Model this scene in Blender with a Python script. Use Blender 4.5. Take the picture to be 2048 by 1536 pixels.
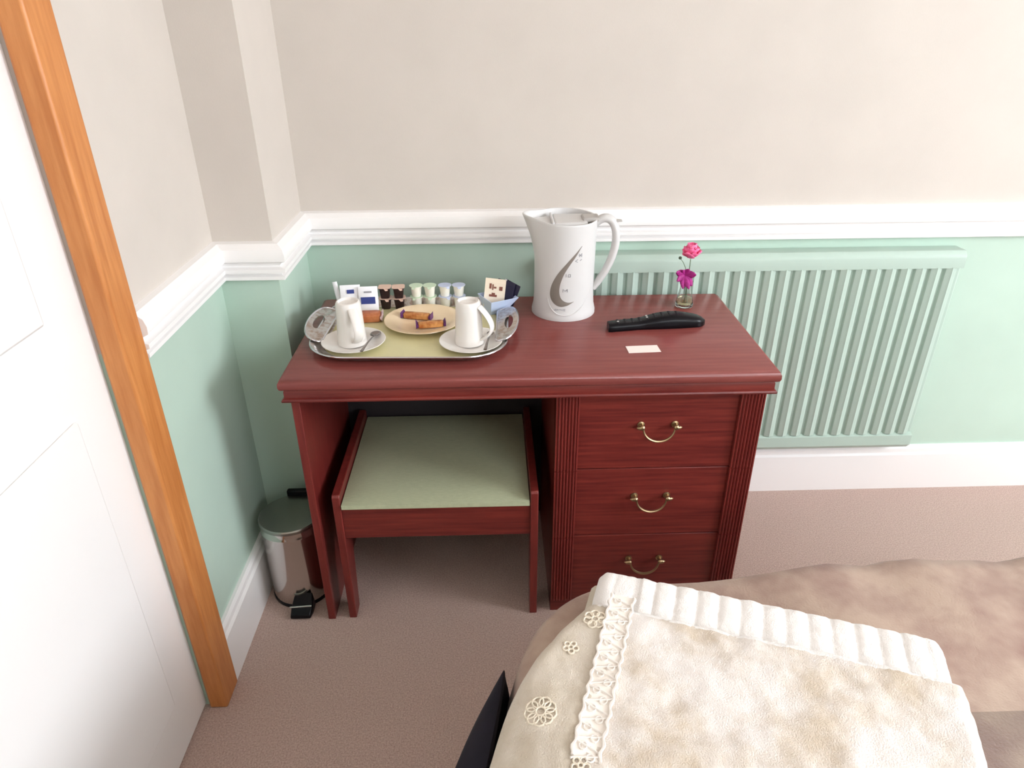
import bpy, bmesh, math, random
from mathutils import Vector, Matrix, noise
from math import pi, sin, cos, radians as R

random.seed(7)
S = bpy.context.scene
COL = S.collection
for _o in list(bpy.data.objects):
    bpy.data.objects.remove(_o)

# ------------------------------------------------------------------ camera
CAM = (0.4672, -1.3616, 1.4384)
YAW, PITCH, ROLL, FPX = 0.0274, 0.4870, -0.0052, 1396.5
def set_camera():
    cy, sy = cos(YAW), sin(YAW)
    f = Vector((sy*cos(PITCH), cy*cos(PITCH), -sin(PITCH)))
    r = Vector((cy, -sy, 0)); u = r.cross(f)
    r2 = cos(ROLL)*r + sin(ROLL)*u
    u2 = -sin(ROLL)*r + cos(ROLL)*u
    m = Matrix((r2, u2, -f)).transposed().to_4x4()
    m.translation = Vector(CAM)
    cd = bpy.data.cameras.new('camera'); co = bpy.data.objects.new('camera', cd)
    COL.objects.link(co); co.matrix_world = m
    cd.sensor_width = 36.0; cd.lens = FPX*36.0/2048.0; cd.clip_start = 0.02
    S.camera = co
set_camera()

# ------------------------------------------------------------------ light and exposure
S.view_settings.view_transform = 'Standard'
S.view_settings.look = 'None'
S.view_settings.gamma = 1.0
S.view_settings.use_curve_mapping = False
S.view_settings.exposure = -0.08
S.cycles.use_denoising = True
S.cycles.max_bounces = 10
S.cycles.diffuse_bounces = 6
w = bpy.data.worlds.new('sky'); S.world = w; w.use_nodes = True
w.node_tree.nodes['Background'].inputs['Color'].default_value = (0.80, 0.90, 1.0, 1)
w.node_tree.nodes['Background'].inputs['Strength'].default_value = 1.0

def area(name, loc, direction, sx, sy, power, color):
    ld = bpy.data.lights.new(name, 'AREA'); ld.shape = 'RECTANGLE'
    ld.size = sx; ld.size_y = sy; ld.energy = power; ld.color = color
    o = bpy.data.objects.new(name, ld); COL.objects.link(o)
    o.location = loc
    o.rotation_euler = Vector(direction).to_track_quat('-Z', 'Y').to_euler()
    return o
# daylight entering by the window of the right wall; the second light is fill added behind the camera
area('window_daylight', (4.52, -1.45, 1.82), (-1, 0.27, -0.24), 1.4, 1.15, 158.0, (0.92, 0.97, 1.03))
area('rear_fill', (2.3, -2.93, 1.75), (-0.55, 1, -0.25), 1.5, 1.1, 48.0, (0.92, 0.97, 1.03))

# ------------------------------------------------------------------ materials
def lin(c):
    return tuple(((v/255.0)/12.92 if v/255.0 <= 0.04045 else (((v/255.0)+0.055)/1.055)**2.4) for v in c)
MATS = {}
def mat(name, rgb, rough=0.5, metal=0.0, spec=0.5, vary=0.0, vscale=8.0, stretch=(1, 1, 1), rgb2=None,
        bump=0.0, bscale=200.0, bstretch=None, coat=0.0, sheen=0.0, trans=0.0, ior=1.45, sss=0.0, detail=4.0, ramp=(0.35, 0.65)):
    if name in MATS: return MATS[name]
    m = bpy.data.materials.new(name); m.use_nodes = True
    nt = m.node_tree; b = nt.nodes['Principled BSDF']
    base = lin(rgb) + (1,)
    b.inputs['Base Color'].default_value = base
    b.inputs['Roughness'].default_value = rough
    b.inputs['Metallic'].default_value = metal
    b.inputs['Specular IOR Level'].default_value = spec
    b.inputs['Coat Weight'].default_value = coat
    b.inputs['Coat Roughness'].default_value = 0.15
    b.inputs['Sheen Weight'].default_value = sheen
    b.inputs['Transmission Weight'].default_value = trans
    b.inputs['IOR'].default_value = ior
    if sss:
        b.inputs['Subsurface Weight'].default_value = sss
        b.inputs['Subsurface Radius'].default_value = (0.01, 0.008, 0.006)
    if vary or rgb2 or bump:
        tc = nt.nodes.new('ShaderNodeTexCoord')
    if vary or rgb2:
        mp = nt.nodes.new('ShaderNodeMapping'); mp.inputs['Scale'].default_value = stretch
        nz = nt.nodes.new('ShaderNodeTexNoise'); nz.inputs['Scale'].default_value = vscale
        nz.inputs['Detail'].default_value = detail; nz.inputs['Roughness'].default_value = 0.6
        cr = nt.nodes.new('ShaderNodeValToRGB')
        if rgb2 is None:
            c1 = tuple(max(0, v*(1-vary)) for v in base[:3]) + (1,)
            c2 = tuple(min(1, v*(1+vary)) for v in base[:3]) + (1,)
        else:
            c1, c2 = base, lin(rgb2) + (1,)
        cr.color_ramp.elements[0].color = c1; cr.color_ramp.elements[0].position = ramp[0]
        cr.color_ramp.elements[1].color = c2; cr.color_ramp.elements[1].position = ramp[1]
        nt.links.new(tc.outputs['Object'], mp.inputs['Vector'])
        nt.links.new(mp.outputs['Vector'], nz.inputs['Vector'])
        nt.links.new(nz.outputs['Fac'], cr.inputs['Fac'])
        nt.links.new(cr.outputs['Color'], b.inputs['Base Color'])
    if bump:
        mp2 = nt.nodes.new('ShaderNodeMapping'); mp2.inputs['Scale'].default_value = bstretch or (1, 1, 1)
        n2 = nt.nodes.new('ShaderNodeTexNoise'); n2.inputs['Scale'].default_value = bscale
        n2.inputs['Detail'].default_value = 3.0
        bp = nt.nodes.new('ShaderNodeBump'); bp.inputs['Strength'].default_value = bump
        bp.inputs['Distance'].default_value = 0.004
        nt.links.new(tc.outputs['Object'], mp2.inputs['Vector'])
        nt.links.new(mp2.outputs['Vector'], n2.inputs['Vector'])
        nt.links.new(n2.outputs['Fac'], bp.inputs['Height'])
        nt.links.new(bp.outputs['Normal'], b.inputs['Normal'])
    MATS[name] = m
    return m

WALLC = mat('cream_wallpaper', (203, 195, 187), 0.85, vary=0.02, vscale=5, bump=0.05, bscale=420, bstretch=(1, 1, 0.5))
GREEN = mat('sage_green_paint', (184, 206, 192), 0.45, spec=0.4, vary=0.03, vscale=3)
GLOSSW = mat('white_gloss_paint', (240, 238, 237), 0.35, spec=0.5)
CEIL = mat('ceiling_white', (240, 238, 234), 0.9)
RADG = mat('radiator_green_paint', (174, 193, 182), 0.4, spec=0.4)
CARPET = mat('brown_carpet', (180, 152, 141), 0.98, spec=0.05, rgb2=(214, 190, 179), vscale=260, detail=5, bump=0.9, bscale=420, sheen=0.2)
def wood(name, a, b, stretch, rough=0.33):
    return mat(name, a, rough, rgb2=b, vscale=9, stretch=stretch, detail=8, bump=0.04, bscale=60, bstretch=stretch, spec=0.5, ramp=(0.3, 0.72))
WOODX = wood('mahogany_long_grain', (86, 27, 26), (126, 49, 41), (0.6, 7, 14))
WOODZ = wood('mahogany_upright_grain', (100, 34, 31), (124, 47, 41), (9, 9, 0.7))
WOODT = wood('mahogany_top', (116, 56, 53), (132, 68, 63), (0.6, 9, 9), 0.26)
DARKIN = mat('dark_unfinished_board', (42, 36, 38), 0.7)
PINE = mat('orange_pine', (182, 112, 58), 0.4, rgb2=(204, 136, 78), vscale=12, stretch=(6, 6, 0.5), detail=6)
BRASS = mat('aged_brass', (172, 150, 116), 0.34, metal=1.0)
SEATF = mat('pale_green_seat_fabric', (178, 184, 152), 0.85, vary=0.06, vscale=60, stretch=(1, 6, 1), bump=0.25, bscale=500)
STEEL = mat('polished_steel', (205, 200, 196), 0.13, metal=1.0)
STEELD = mat('steel_lid_dark_reflection', (150, 148, 142), 0.3, metal=1.0)  # darker than the body steel: reflection of the dark wall put into the colour
BLACKP = mat('black_plastic', (11, 9, 14), 0.3, spec=0.22)
BLACKM = mat('black_rubber', (28, 26, 30), 0.6)
CHINA = mat('white_china', (228, 224, 219), 0.18, spec=0.5, coat=0.3)
CREAMC = mat('cream_china', (236, 214, 180), 0.22, spec=0.5, coat=0.3)
SILVER = mat('silver_tray_rim', (200, 196, 192), 0.25, metal=0.9, rgb2=(168, 150, 138), vscale=70, detail=3, ramp=(0.45, 0.62))
SILVERP = mat('silver_edge', (215, 212, 215), 0.2, metal=1.0)
TRAYF = mat('pale_yellow_tray_face', (212, 206, 160), 0.35, vary=0.04, vscale=10)
SPOON = mat('spoon_steel', (150, 142, 138), 0.25, metal=1.0)
WHITEP = mat('white_plastic', (208, 207, 206), 0.35, spec=0.4)
GREYG = mat('smoked_gauge', (128, 120, 112), 0.3)
GREYI = mat('grey_ink', (150, 150, 155), 0.5)
GREYL = mat('pale_grey_plastic', (176, 172, 168), 0.35)
PAPERW = mat('white_paper', (240, 240, 244), 0.6)
BLUEI = mat('blue_ink', (52, 66, 132), 0.5)
CREAMP = mat('cream_paper', (240, 226, 204), 0.6)
BROWNI = mat('brown_ink', (128, 76, 62), 0.5)
NAVYP = mat('navy_paper', (32, 30, 58), 0.5)
PALEBL = mat('pale_blue_card', (196, 212, 240), 0.5)
POTW = mat('white_pot_plastic', (240, 238, 228), 0.35, sss=0.1)
POTD = mat('dark_brown_pot', (42, 24, 26), 0.35)
FOILG = mat('pale_green_lid', (202, 222, 196), 0.45)
FOILB = mat('pale_blue_lid', (196, 206, 232), 0.45)
FOILC = mat('pale_copper_lid', (222, 190, 172), 0.4)
BISC = mat('orange_brown_wrapper', (164, 92, 40), 0.35, rgb2=(212, 154, 92), vscale=60, detail=2)
BISCR = mat('red_brown_wrapper', (172, 96, 58), 0.35, rgb2=(196, 124, 80), vscale=50, detail=2)
PURPLE = mat('purple_wrapper', (92, 40, 104), 0.35)
PINKW = mat('pale_pink_wrapper', (226, 200, 206), 0.35)
GLASS = mat('clear_glass', (255, 255, 255), 0.02, trans=1.0, ior=1.45)
WATER = mat('cloudy_water', (232, 222, 180), 0.05, trans=0.85, ior=1.33)
ROSE = mat('pink_petals', (238, 84, 142), 0.6, rgb2=(250, 142, 184), vscale=70, sss=0.1)
MAGENTA = mat('magenta_petals', (140, 20, 104), 0.6, rgb2=(176, 46, 138), vscale=90)
STEM = mat('green_stem', (92, 112, 84), 0.6)
BUDM = mat('dark_green_bud', (70, 84, 66), 0.6)
SPREAD = mat('mauve_bedspread', (144, 116, 106), 0.9, rgb2=(176, 154, 138), vscale=9, detail=3, sheen=0.15, bump=0.25, bscale=260)
MATTR = mat('mattress_ticking', (210, 200, 190), 0.9)
TOWC = mat('cream_towelling', (204, 190, 172), 0.97, rgb2=(230, 224, 219), vscale=11, detail=4, sheen=0.2, bump=0.4, bscale=480, spec=0.1, ramp=(0.36, 0.6))
TOWL = mat('beige_embroidered_border', (198, 187, 170), 0.97, rgb2=(212, 203, 190), vscale=20, detail=4, sheen=0.2, bump=0.4, bscale=480, spec=0.1)
TOWW = mat('white_towelling', (240, 237, 234), 0.95, sheen=0.2, bump=0.4, bscale=480, spec=0.1)
TOWB = mat('beige_towelling', (204, 194, 176), 0.97, sheen=0.2, bump=0.4, bscale=480, spec=0.1)
LACE = mat('white_lace', (232, 226, 219), 0.9)
MOTIF = mat('cream_embroidery', (226, 216, 198), 0.9)
NAVY = mat('navy_cloth', (17, 13, 28), 0.9, vary=0.15, vscale=40)
CARD = mat('card_white', (246, 232, 226), 0.6)

# ------------------------------------------------------------------ mesh helpers
class MB:
    def __init__(s): s.v = []; s.f = []; s.m = []; s.k = 0
    def add(s, vs, fs):
        o = len(s.v); s.v += [tuple(p) for p in vs]
        for f in fs: s.f.append([i+o for i in f]); s.m.append(s.k)
        return s
    def box(s, x0, y0, z0, x1, y1, z1):
        return s.add([(x0,y0,z0),(x1,y0,z0),(x1,y1,z0),(x0,y1,z0),(x0,y0,z1),(x1,y0,z1),(x1,y1,z1),(x0,y1,z1)],
                     [(3,2,1,0),(4,5,6,7),(0,1,5,4),(1,2,6,5),(2,3,7,6),(3,0,4,7)])
    def loft(s, rings, cap=True, closed=False):
        n = len(rings[0]); vs = [p for r in rings for p in r]; fs = []
        m = len(rings)
        for k in range(m if closed else m-1):
            for i in range(n):
                a, b = k*n, ((k+1) % m)*n; j = (i+1) % n
                fs.append((a+i, a+j, b+j, b+i))
        if cap and not closed:
            fs.append(tuple(range(n-1, -1, -1))); fs.append(tuple((m-1)*n+i for i in range(n)))
        return s.add(vs, fs)
    def lathe(s, prof, n=32, c=(0,0,0), cap=True):
        rings = [[(c[0]+r*cos(2*pi*i/n), c[1]+r*sin(2*pi*i/n), c[2]+z) for i in range(n)] for r, z in prof]
        return s.loft(rings, cap)
    def tube(s, path, rad, n=10, closed=False, flat=None):
        P = [Vector(p) for p in path]; m = len(P)
        rs = rad if isinstance(rad, (list, tuple)) else [rad]*m
        rings = []; up = None
        for i in range(m):
            a = P[(i-1) % m] if (closed or i > 0) else P[i]
            b = P[(i+1) % m] if (closed or i < m-1) else P[i]
            t = (b-a).normalized()
            if up is None:
                up = Vector((0,0,1)) if abs(t.z) < 0.9 else Vector((0,1,0))
            x = t.cross(up)
            if x.length < 1e-6: x = t.cross(Vector((1,0,0)))
            x.normalize(); y = x.cross(t).normalized(); up = y
            fl = flat or (1, 1)
            rings.append([P[i] + rs[i]*(fl[0]*cos(2*pi*k/n)*x + fl[1]*sin(2*pi*k/n)*y) for k in range(n)])
        return s.loft(rings, not closed, closed)
    def prism(s, poly, axis, a, b):
        def mk(p, t):
            return {'x': (t, p[0], p[1]), 'y': (p[0], t, p[1]), 'z': (p[0], p[1], t)}[axis]
        return s.loft([[mk(p, a) for p in poly], [mk(p, b) for p in poly]])
    def grid(s, fn, nu, nv):
        vs = [fn(i/nu, j/nv) for j in range(nv+1) for i in range(nu+1)]
        fs = [(j*(nu+1)+i, j*(nu+1)+i+1, (j+1)*(nu+1)+i+1, (j+1)*(nu+1)+i) for j in range(nv) for i in range(nu)]
        return s.add(vs, fs)
    def ball(s, c, r, nu=12, nv=8):
        rx, ry, rz = r if isinstance(r, (tuple, list)) else (r, r, r)
        rings = []
        for j in range(nv+1):
            a = -pi/2 + pi*j/nv
            k = max(cos(a), 0.02)
            rings.append([(c[0]+rx*k*cos(2*pi*i/nu), c[1]+ry*k*sin(2*pi*i/nu), c[2]+rz*sin(a)) for i in range(nu)])
        return s.loft(rings)
    def xf(s, m):
        s.v = [tuple(m @ Vector(p)) for p in s.v]; return s

def obj(name, mb, mats, parent=None, bevel=0.0, seg=2, smooth=35, solid=0.0, subsurf=0):
    """One mesh object. Vertices come in world coordinates (or in the thing's own, when its Empty stands at 0)."""
    me = bpy.data.meshes.new(name)
    off = Vector((0,0,0))
    p = parent
    while p is not None:
        off += Vector(p.location); p = p.parent
    me.from_pydata([tuple(Vector(v)-off) for v in mb.v], [], mb.f)
    if not isinstance(mats, (list, tuple)): mats = [mats]
    for m in mats: me.materials.append(m)
    if len(mats) > 1: me.polygons.foreach_set('material_index', mb.m)
    bm = bmesh.new(); bm.from_mesh(me)
    bmesh.ops.recalc_face_normals(bm, faces=bm.faces); bm.to_mesh(me); bm.free()
    if smooth:
        me.shade_smooth(); me.set_sharp_from_angle(angle=R(smooth))
    o = bpy.data.objects.new(name, me); COL.objects.link(o)
    if parent is not None: o.parent = parent
    if bevel:
        b = o.modifiers.new('bevel', 'BEVEL'); b.width = bevel; b.segments = seg; b.limit_method = 'ANGLE'; b.angle_limit = R(40)
    if solid:
        q = o.modifiers.new('solid', 'SOLIDIFY'); q.thickness = solid; q.offset = -1
    if subsurf:
        q = o.modifiers.new('sub', 'SUBSURF'); q.levels = subsurf; q.render_levels = subsurf
    return o
def tag(o, label, cat, group=None):
    o['label'] = label; o['category'] = cat
    if group: o['group'] = group
    return o
def thing(name, label, cat, loc, group=None):
    o = bpy.data.objects.new(name, None); COL.objects.link(o); o.location = loc; o.empty_display_size = 0.05
    return tag(o, label, cat, group)
def struct(name, mb, mats, parent=None, **k):
    o = obj(name, mb, mats, parent, **k)
    if parent is None: o['kind'] = 'structure'
    return o

# ------------------------------------------------------------------ the room
YB, XR, YS, XL = 0.562, -0.055, 0.278, -0.196       # back wall, corner boxing (return, face), left wall
XW, YF, HC, DADO = 4.60, -3.0, 2.45, 0.915          # right wall, wall behind the camera, ceiling, dado line
def wall(name, boxes):
    mb = MB()
    for (x0, y0, x1, y1, z0, z1) in boxes:
        if z0 < DADO:
            mb.k = 1; mb.box(x0, y0, z0, x1, y1, min(z1, DADO))
        if z1 > DADO:
            mb.k = 0; mb.box(x0, y0, max(z0, DADO), x1, y1, z1)
    return struct(name, mb, [WALLC, GREEN], smooth=0)
struct('floor', MB().box(XL-0.12, YF-0.12, -0.08, XW+0.12, YB+0.12, 0), CARPET, smooth=0)
struct('ceiling', MB().box(XL-0.12, YF-0.12, HC, XW+0.12, YB+0.12, HC+0.08), CEIL, smooth=0)
wall('wall_back', [(XR, YB, XW+0.12, YB+0.12, 0, HC)])
wall('wall_corner', [(XL-0.12, YS, XR, YB+0.12, 0, HC)])
D0, D1 = -0.235, -1.02          # door opening in the left wall
wall('wall_left', [(XL-0.12, D0, XL, YS, 0, HC), (XL-0.12, D1, XL, D0, 2.02, HC), (XL-0.12, YF-0.12, XL, D1, 0, HC)])
W0, W1, WZ0, WZ1 = -2.25, -0.65, 1.1, 2.4
wall('wall_right', [(XW, W1, XW+0.12, YB, 0, HC), (XW, W0, XW+0.12, W1, 0, WZ0), (XW, W0, XW+0.12, W1, WZ1, HC), (XW, YF, XW+0.12, W0, 0, HC)])
V0, V1, VZ0, VZ1 = 1.5, 3.1, 1.1, 2.3
wall('wall_front', [(XL, YF-0.12, V0, YF, 0, HC), (V0, YF-0.12, V1, YF, 0, VZ0), (V0, YF-0.12, V1, YF, VZ1, HC), (V1, YF-0.12, XW, YF, 0, HC)])
def window(name, loc, horizontal, a0, a1, z0, z1):
    e = bpy.data.objects.new(name, None); COL.objects.link(e); e.location = loc; e['kind'] = 'structure'
    def bar(nm, p0, p1, q0, q1, d, m):
        mb = MB()
        if horizontal: mb.box(p0, loc[1]-d, q0, p1, loc[1]+d, q1)
        else: mb.box(loc[0]-d, p0, q0, loc[0]+d, p1, q1)
        return obj(nm, mb, m, e, smooth=0)
    t = 0.05
    bar('frame', a0, a0+t, z0, z1, 0.03, GLOSSW); bar('frame', a1-t, a1, z0, z1, 0.03, GLOSSW)
    bar('frame', a0+t, a1-t, z0, z0+t, 0.03, GLOSSW); bar('frame', a0+t, a1-t, z1-t, z1, 0.03, GLOSSW)
    bar('mullion', (a0+a1)/2-0.02, (a0+a1)/2+0.02, z0+t, z1-t, 0.025, GLOSSW)
    bar('pane', a0+t, (a0+a1)/2-0.02, z0+t, z1-t, 0.003, GLASS); bar('pane', (a0+a1)/2+0.02, a1-t, z0+t, z1-t, 0.003, GLASS)
window('window_1', (XW+0.06, (W0+W1)/2, WZ0), False, W0, W1, WZ0, WZ1)
window('added_fill_window', ((V0+V1)/2, YF-0.06, VZ0), True, V0, V1, VZ0, VZ1)  # unseen window added behind the camera to go with the fill light

def run(name, pts, prof, mats, ends=(None, None), **k):
    """A moulding swept along one stretch of wall; ends give the neighbouring wall points for the mitres."""
    a, b = Vector(pts[0]), Vector(pts[1])
    def nrm(p, q):
        d = (q-p).normalized(); return Vector((-d.y, d.x))
    n = nrm(a, b)
    def mit(pt, other, before):
        if other is None: return n
        n2 = nrm(Vector(other), pt) if before else nrm(pt, Vector(other))
        h = (n+n2); return h/(h.dot(n))
    ma, mbb = mit(a, ends[0], True), mit(b, ends[1], False)
    mb = MB().loft([[(a.x+ma.x*o, a.y+ma.y*o, z) for o, z in prof], [(b.x+mbb.x*o, b.y+mbb.y*o, z) for o, z in prof]])
    return struct(name, mb, mats, smooth=25, **k)
P = [(XW, YB), (XR, YB), (XR, YS), (XL, YS), (XL, D0+0.065)]
DADOP = [(-0.002,.966),(.014,.963),(.027,.952),(.031,.938),(.030,.923),(.018,.917),(.013,.910),(.013,.906),(.026,.903),(.026,.894),
         (.014,.891),(.014,.887),(.022,.884),(.022,.876),(.008,.871),(-0.002,.869)]
BASEP = [(-0.002,.166),(.008,.166),(.013,.156),(.013,.142),(.019,.136),(.019,0.0),(-0.002,0.0)]
for i, nm in enumerate(['back', 'return', 'corner', 'left']):
    e = (P[i-1] if i else None, P[i+2] if i+2 < len(P) else None)
    run('trim_%d' % (i+1), (P[i], P[i+1]), DADOP, GLOSSW, e)
    run('baseboard_%s' % nm, (P[i], P[i+1]), BASEP, GLOSSW, e)
run('trim_5', ((XW, YF), (XW, YB)), DADOP, GLOSSW)
run('baseboard_right', ((XW, YF), (XW, YB)), BASEP, GLOSSW)
# door in the left wall with its pine frame
door = bpy.data.objects.new('door_1', None); COL.objects.link(door); door.location = (XL, (D0+D1)/2, 0); door['kind'] = 'structure'
obj('door_frame', MB().box(XL-0.02, D0-0.012, 0, XL+0.022, D0+0.064, 2.08), PINE, door, bevel=0.005)
obj('door_frame', MB().box(XL-0.02, D1-0.064, 0, XL+0.022, D1+0.012, 2.08), PINE, door, bevel=0.005)
obj('door_frame', MB().box(XL-0.02, D1-0.064, 2.008, XL+0.022, D0+0.064, 2.08), PINE, door, bevel=0.005)
obj('door_leaf', MB().box(XL-0.07, D1, 0.008, XL-0.03, D0, 2.012), GLOSSW, door, bevel=0.003)
for (a, b) in ((0.15, 0.85), (1.02, 1.88)):
    obj('door_panel', MB().box(XL-0.032, D1+0.12, a, XL-0.022, D0-0.12, b), GLOSSW, door, bevel=0.006)

# ------------------------------------------------------------------ radiator
rad = thing('radiator', 'sage green fluted panel radiator on the wall behind the dressing table', 'radiator', (1.22, 0.53, 0.18))
RX0, RX1 = 0.655, 1.80
obj('back_panel', MB().box(RX0, 0.512, 0.19, RX1, 0.535, 0.845), RADG, rad, bevel=0.004)
obj('top_band', MB().loft([[(x, .500, .797), (x, .5, .826), (x, .504, .838), (x, .512, .845), (x, .53, .845), (x, .53, .797)] for x in (RX0, RX1)]), RADG, rad)
obj('bottom_band', MB().loft([[(x, .500, .205), (x, .5, .240), (x, .512, .248), (x, .53, .248), (x, .53, .19), (x, .512, .19)] for x in (RX0, RX1)]), RADG, rad)
obj('top_grille', MB().box(RX0, .512, .834, RX1, .5605, .8455), RADG, rad, bevel=.003)
nf = 26; pit = (RX1-RX0-0.02)/nf
fl0 = None
for i in range(nf):
    xc = RX0+0.01+pit*(i+0.5)
    if fl0 is None:
        h = pit/2
        prof = [(-h+.001,.516), (-h+.0065,.5045), (-h+.011,.5025), (-.006,.5015), (0,.4985), (.006,.5015), (h-.011,.5025), (h-.0065,.5045), (h-.001,.516)]
        mb = MB().loft([[(xc+a, b, z) for a, b in prof] for z in (0.246, 0.253, 0.790, 0.799)])
        fl0 = obj('flute', mb, RADG, rad, smooth=30); X0 = xc
    else:
        c = fl0.copy(); COL.objects.link(c); c.parent = rad; c.location = (xc-X0, 0, 0)
for x in (RX0+0.15, RX1-0.15):
    obj('bracket', MB().box(x-.02, .5355, .3, x+.02, YB-.001, .75), RADG, rad)

# ------------------------------------------------------------------ dressing table
DW, DD, YP = 1.095, 0.478, 0.0187
dt = thing('dressing_table', 'mahogany dressing table with kneehole and three brass handled drawers', 'dressing table', (DW/2, 0.24, 0))
def slab(prof):
    return MB().loft([[(-o, -o, z), (DW+o, -o, z), (DW+o, DD, z), (-o, DD, z)] for o, z in prof])
obj('tabletop', slab([(.002,.711),(.0055,.714),(.0075,.720),(.007,.729),(.003,.7365),(-.006,.740)]), WOODT, dt, smooth=50)
obj('cornice', slab([(-.002,.681),(.004,.682),(.005,.6855),(.003,.689),(-.001,.691),(-.001,.706),(-.003,.711)]), WOODX, dt, smooth=25)
def slope_panel(x0, x1):
    return MB().box(x0, YP, 0, x1, DD-0.01, .682)
obj('side_panel', slope_panel(.008, .027), WOODZ, dt, bevel=0.0015)
# drawer unit carcase
car = MB().box(.606, YP+.02, 0, .622, DD-0.01, .682).box(1.073, YP+.02, 0, 1.0885, DD-0.01, .682).box(.622, DD-0.02, .02, 1.073, DD-0.01, .682)
obj('drawer_carcase', car, WOODZ, dt)
obj('plinth', MB().box(.606, YP+.012, 0, 1.0885, YP+.03, .045), WOODX, dt, bevel=0.001)
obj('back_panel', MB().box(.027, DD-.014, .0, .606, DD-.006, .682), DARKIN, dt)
def reeds(x0, x1, z0, z1, yb):
    """fluted strip: six rounded reeds between two plain fillets"""
    n = 6; e = 0.005; wv = (x1-x0-2*e)/n
    prof = [(x0, yb), (x0, YP+.003), (x0+.001, YP+.002), (x0+e-.001, YP+.002)]
    for i in range(n):
        for a in range(5):
            t = a/4
            prof.append((x0+e+wv*(i+t*0.98+0.01), YP+.0045-.0045*sin(pi*t)))
    prof += [(x1-e+.001, YP+.002), (x1-.001, YP+.002), (x1, YP+.003), (x1, yb)]
    return MB().loft([[(a, b, z) for a, b in prof] for z in (z0, z1)])
hand_mesh = None
for k, (z0, z1, hz) in enumerate([(.4655, .6795, .588), (.2605, .4635, .383), (.046, .2585, .181)]):
    d = obj('drawer', MB().box(.655, YP+.011, z0, 1.036, YP+.032, z1).box(.63, YP+.032, z0+.02, 1.06, DD-.06, z1-.03), WOODX, dt, bevel=0.0015)
    obj('fluted_strip', reeds(.606, .661, z0, z1, YP+.032), WOODZ, d, smooth=40)
    obj('fluted_strip', reeds(1.032, 1.0885, z0, z1, YP+.032), WOODZ, d, smooth=40)
    hc = .847; yf = YP+.011
    mb = MB()
    for sx in (-1, 1):
        x = hc+sx*.040
        for prof in ([(.0045, 0), (.0085, .0008), (.0088, .0022), (.0052, .0036), (.0044, .010), (.0062, .0145), (.0062, .0185), (.003, .0215)],):
            rings = [[(x+r*cos(2*pi*i/14), yf-z, hz+r*sin(2*pi*i/14)) for i in range(14)] for r, z in prof]
            mb.loft(rings)
        mb.tube([(x-sx*.004, yf-.0165, hz), (x+sx*.006, yf-.0165, hz), (x+sx*.0085, yf-.0165, hz), (x+sx*.013, yf-.0165, hz+.0005)], [.0045, .0055, .0045, .001], 10)
    path = []
    for i in range(25):
        t = i/24; a = pi*t
        path.append((hc-.037*cos(a)*(1-.10*sin(a)), yf-.0165-.006*sin(a), hz-.034*sin(a)**0.75))
    mb.tube(path, [.0021+.0013*sin(pi*i/24) for i in range(25)], 8)
    obj('handle', mb, BRASS, d)

# ------------------------------------------------------------------ dressing stool
SX0, SX1, SYF, SYB = .0835, .549, .022, .448
st = thing('dressing_stool', 'mahogany stool with pale green seat pushed into the kneehole', 'stool', ((SX0+SX1)/2, .23, 0))
side = [(SYF, 0), (SYF+.048, 0), (SYF+.070, .20), (SYF+.085, .262), (SYB-.085, .262), (SYB-.070, .20), (SYB-.048, 0), (SYB, 0), (SYB, .40), (SYB-.006, .405), (SYF+.005, .405), (SYF, .399)]
for x0, x1 in ((SX0-.020, SX0-.0005), (SX1+.0005, SX1+.020)):
    obj('side_frame', MB().prism(side, 'x', x0, x1), WOODZ, st, bevel=0.002)
obj('apron', MB().box(SX0-.001, SYF+.006, .270, SX1+.001, SYF+.024, .366), WOODX, st, bevel=0.001)
obj('apron', MB().box(SX0-.001, SYB-.024, .270, SX1+.001, SYB-.006, .366), WOODX, st, bevel=0.001)
def seat_mesh():
    n = 22; z0, z1 = .3668, .3785
    def f(a, b):
        i, j = round(a*n), round(b*n)
        u = min(1, max(0, (i-1)/(n-2))); v = min(1, max(0, (j-1)/(n-2)))
        x = SX0+.002+(SX1-SX0-.004)*u; y = SYF-.004+(SYB-SYF+.002)*v
        if i in (0, n) or j in (0, n): return (x, y, z0)
        d = (1-(2*u-1)**6)*(1-(2*v-1)**6)
        return (x, y, z1+.009*d)
    mb = MB().grid(f, n, n)
    return mb.add([(SX0+.002, SYF-.004, z0), (SX1-.002, SYF-.004, z0), (SX1-.002, SYB-.002, z0), (SX0+.002, SYB-.002, z0)], [(3, 2, 1, 0)])
obj('seat', seat_mesh(), SEATF, st, smooth=50)

# ------------------------------------------------------------------ pedal bin
bx, by, br = -.086, .142, .081
bn = thing('pedal_bin', 'polished steel pedal bin with dark reflecting lid beside the dressing table', 'bin', (bx, by, 0))
obj('body', MB().lathe([(br-.002, .010), (br-.001, .014), (br-.0005, .1), (br, .228), (br+.0015, .231), (br+.0015, .234), (br, .237), (br, .252)], 48, (bx, by, 0)), STEEL, bn)
obj('base_ring', MB().lathe([(br-.004, 0), (br, .002), (br+.0005, .010), (br-.003, .014)], 48, (bx, by, 0)), BLACKP, bn)
obj('lid', MB().lathe([(br-.001, .252), (br+.002, .254), (br+.002, .261), (br-.001, .264), (br-.004, .2645), (br-.03, .268), (.02, .270), (.001, .270)], 48, (bx, by, 0)), [STEELD], bn)
obj('hinge', MB().box(bx-.028, by+br-.004, .235, bx+.030, by+br+.012, .279), BLACKP, bn, bevel=.004)
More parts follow.
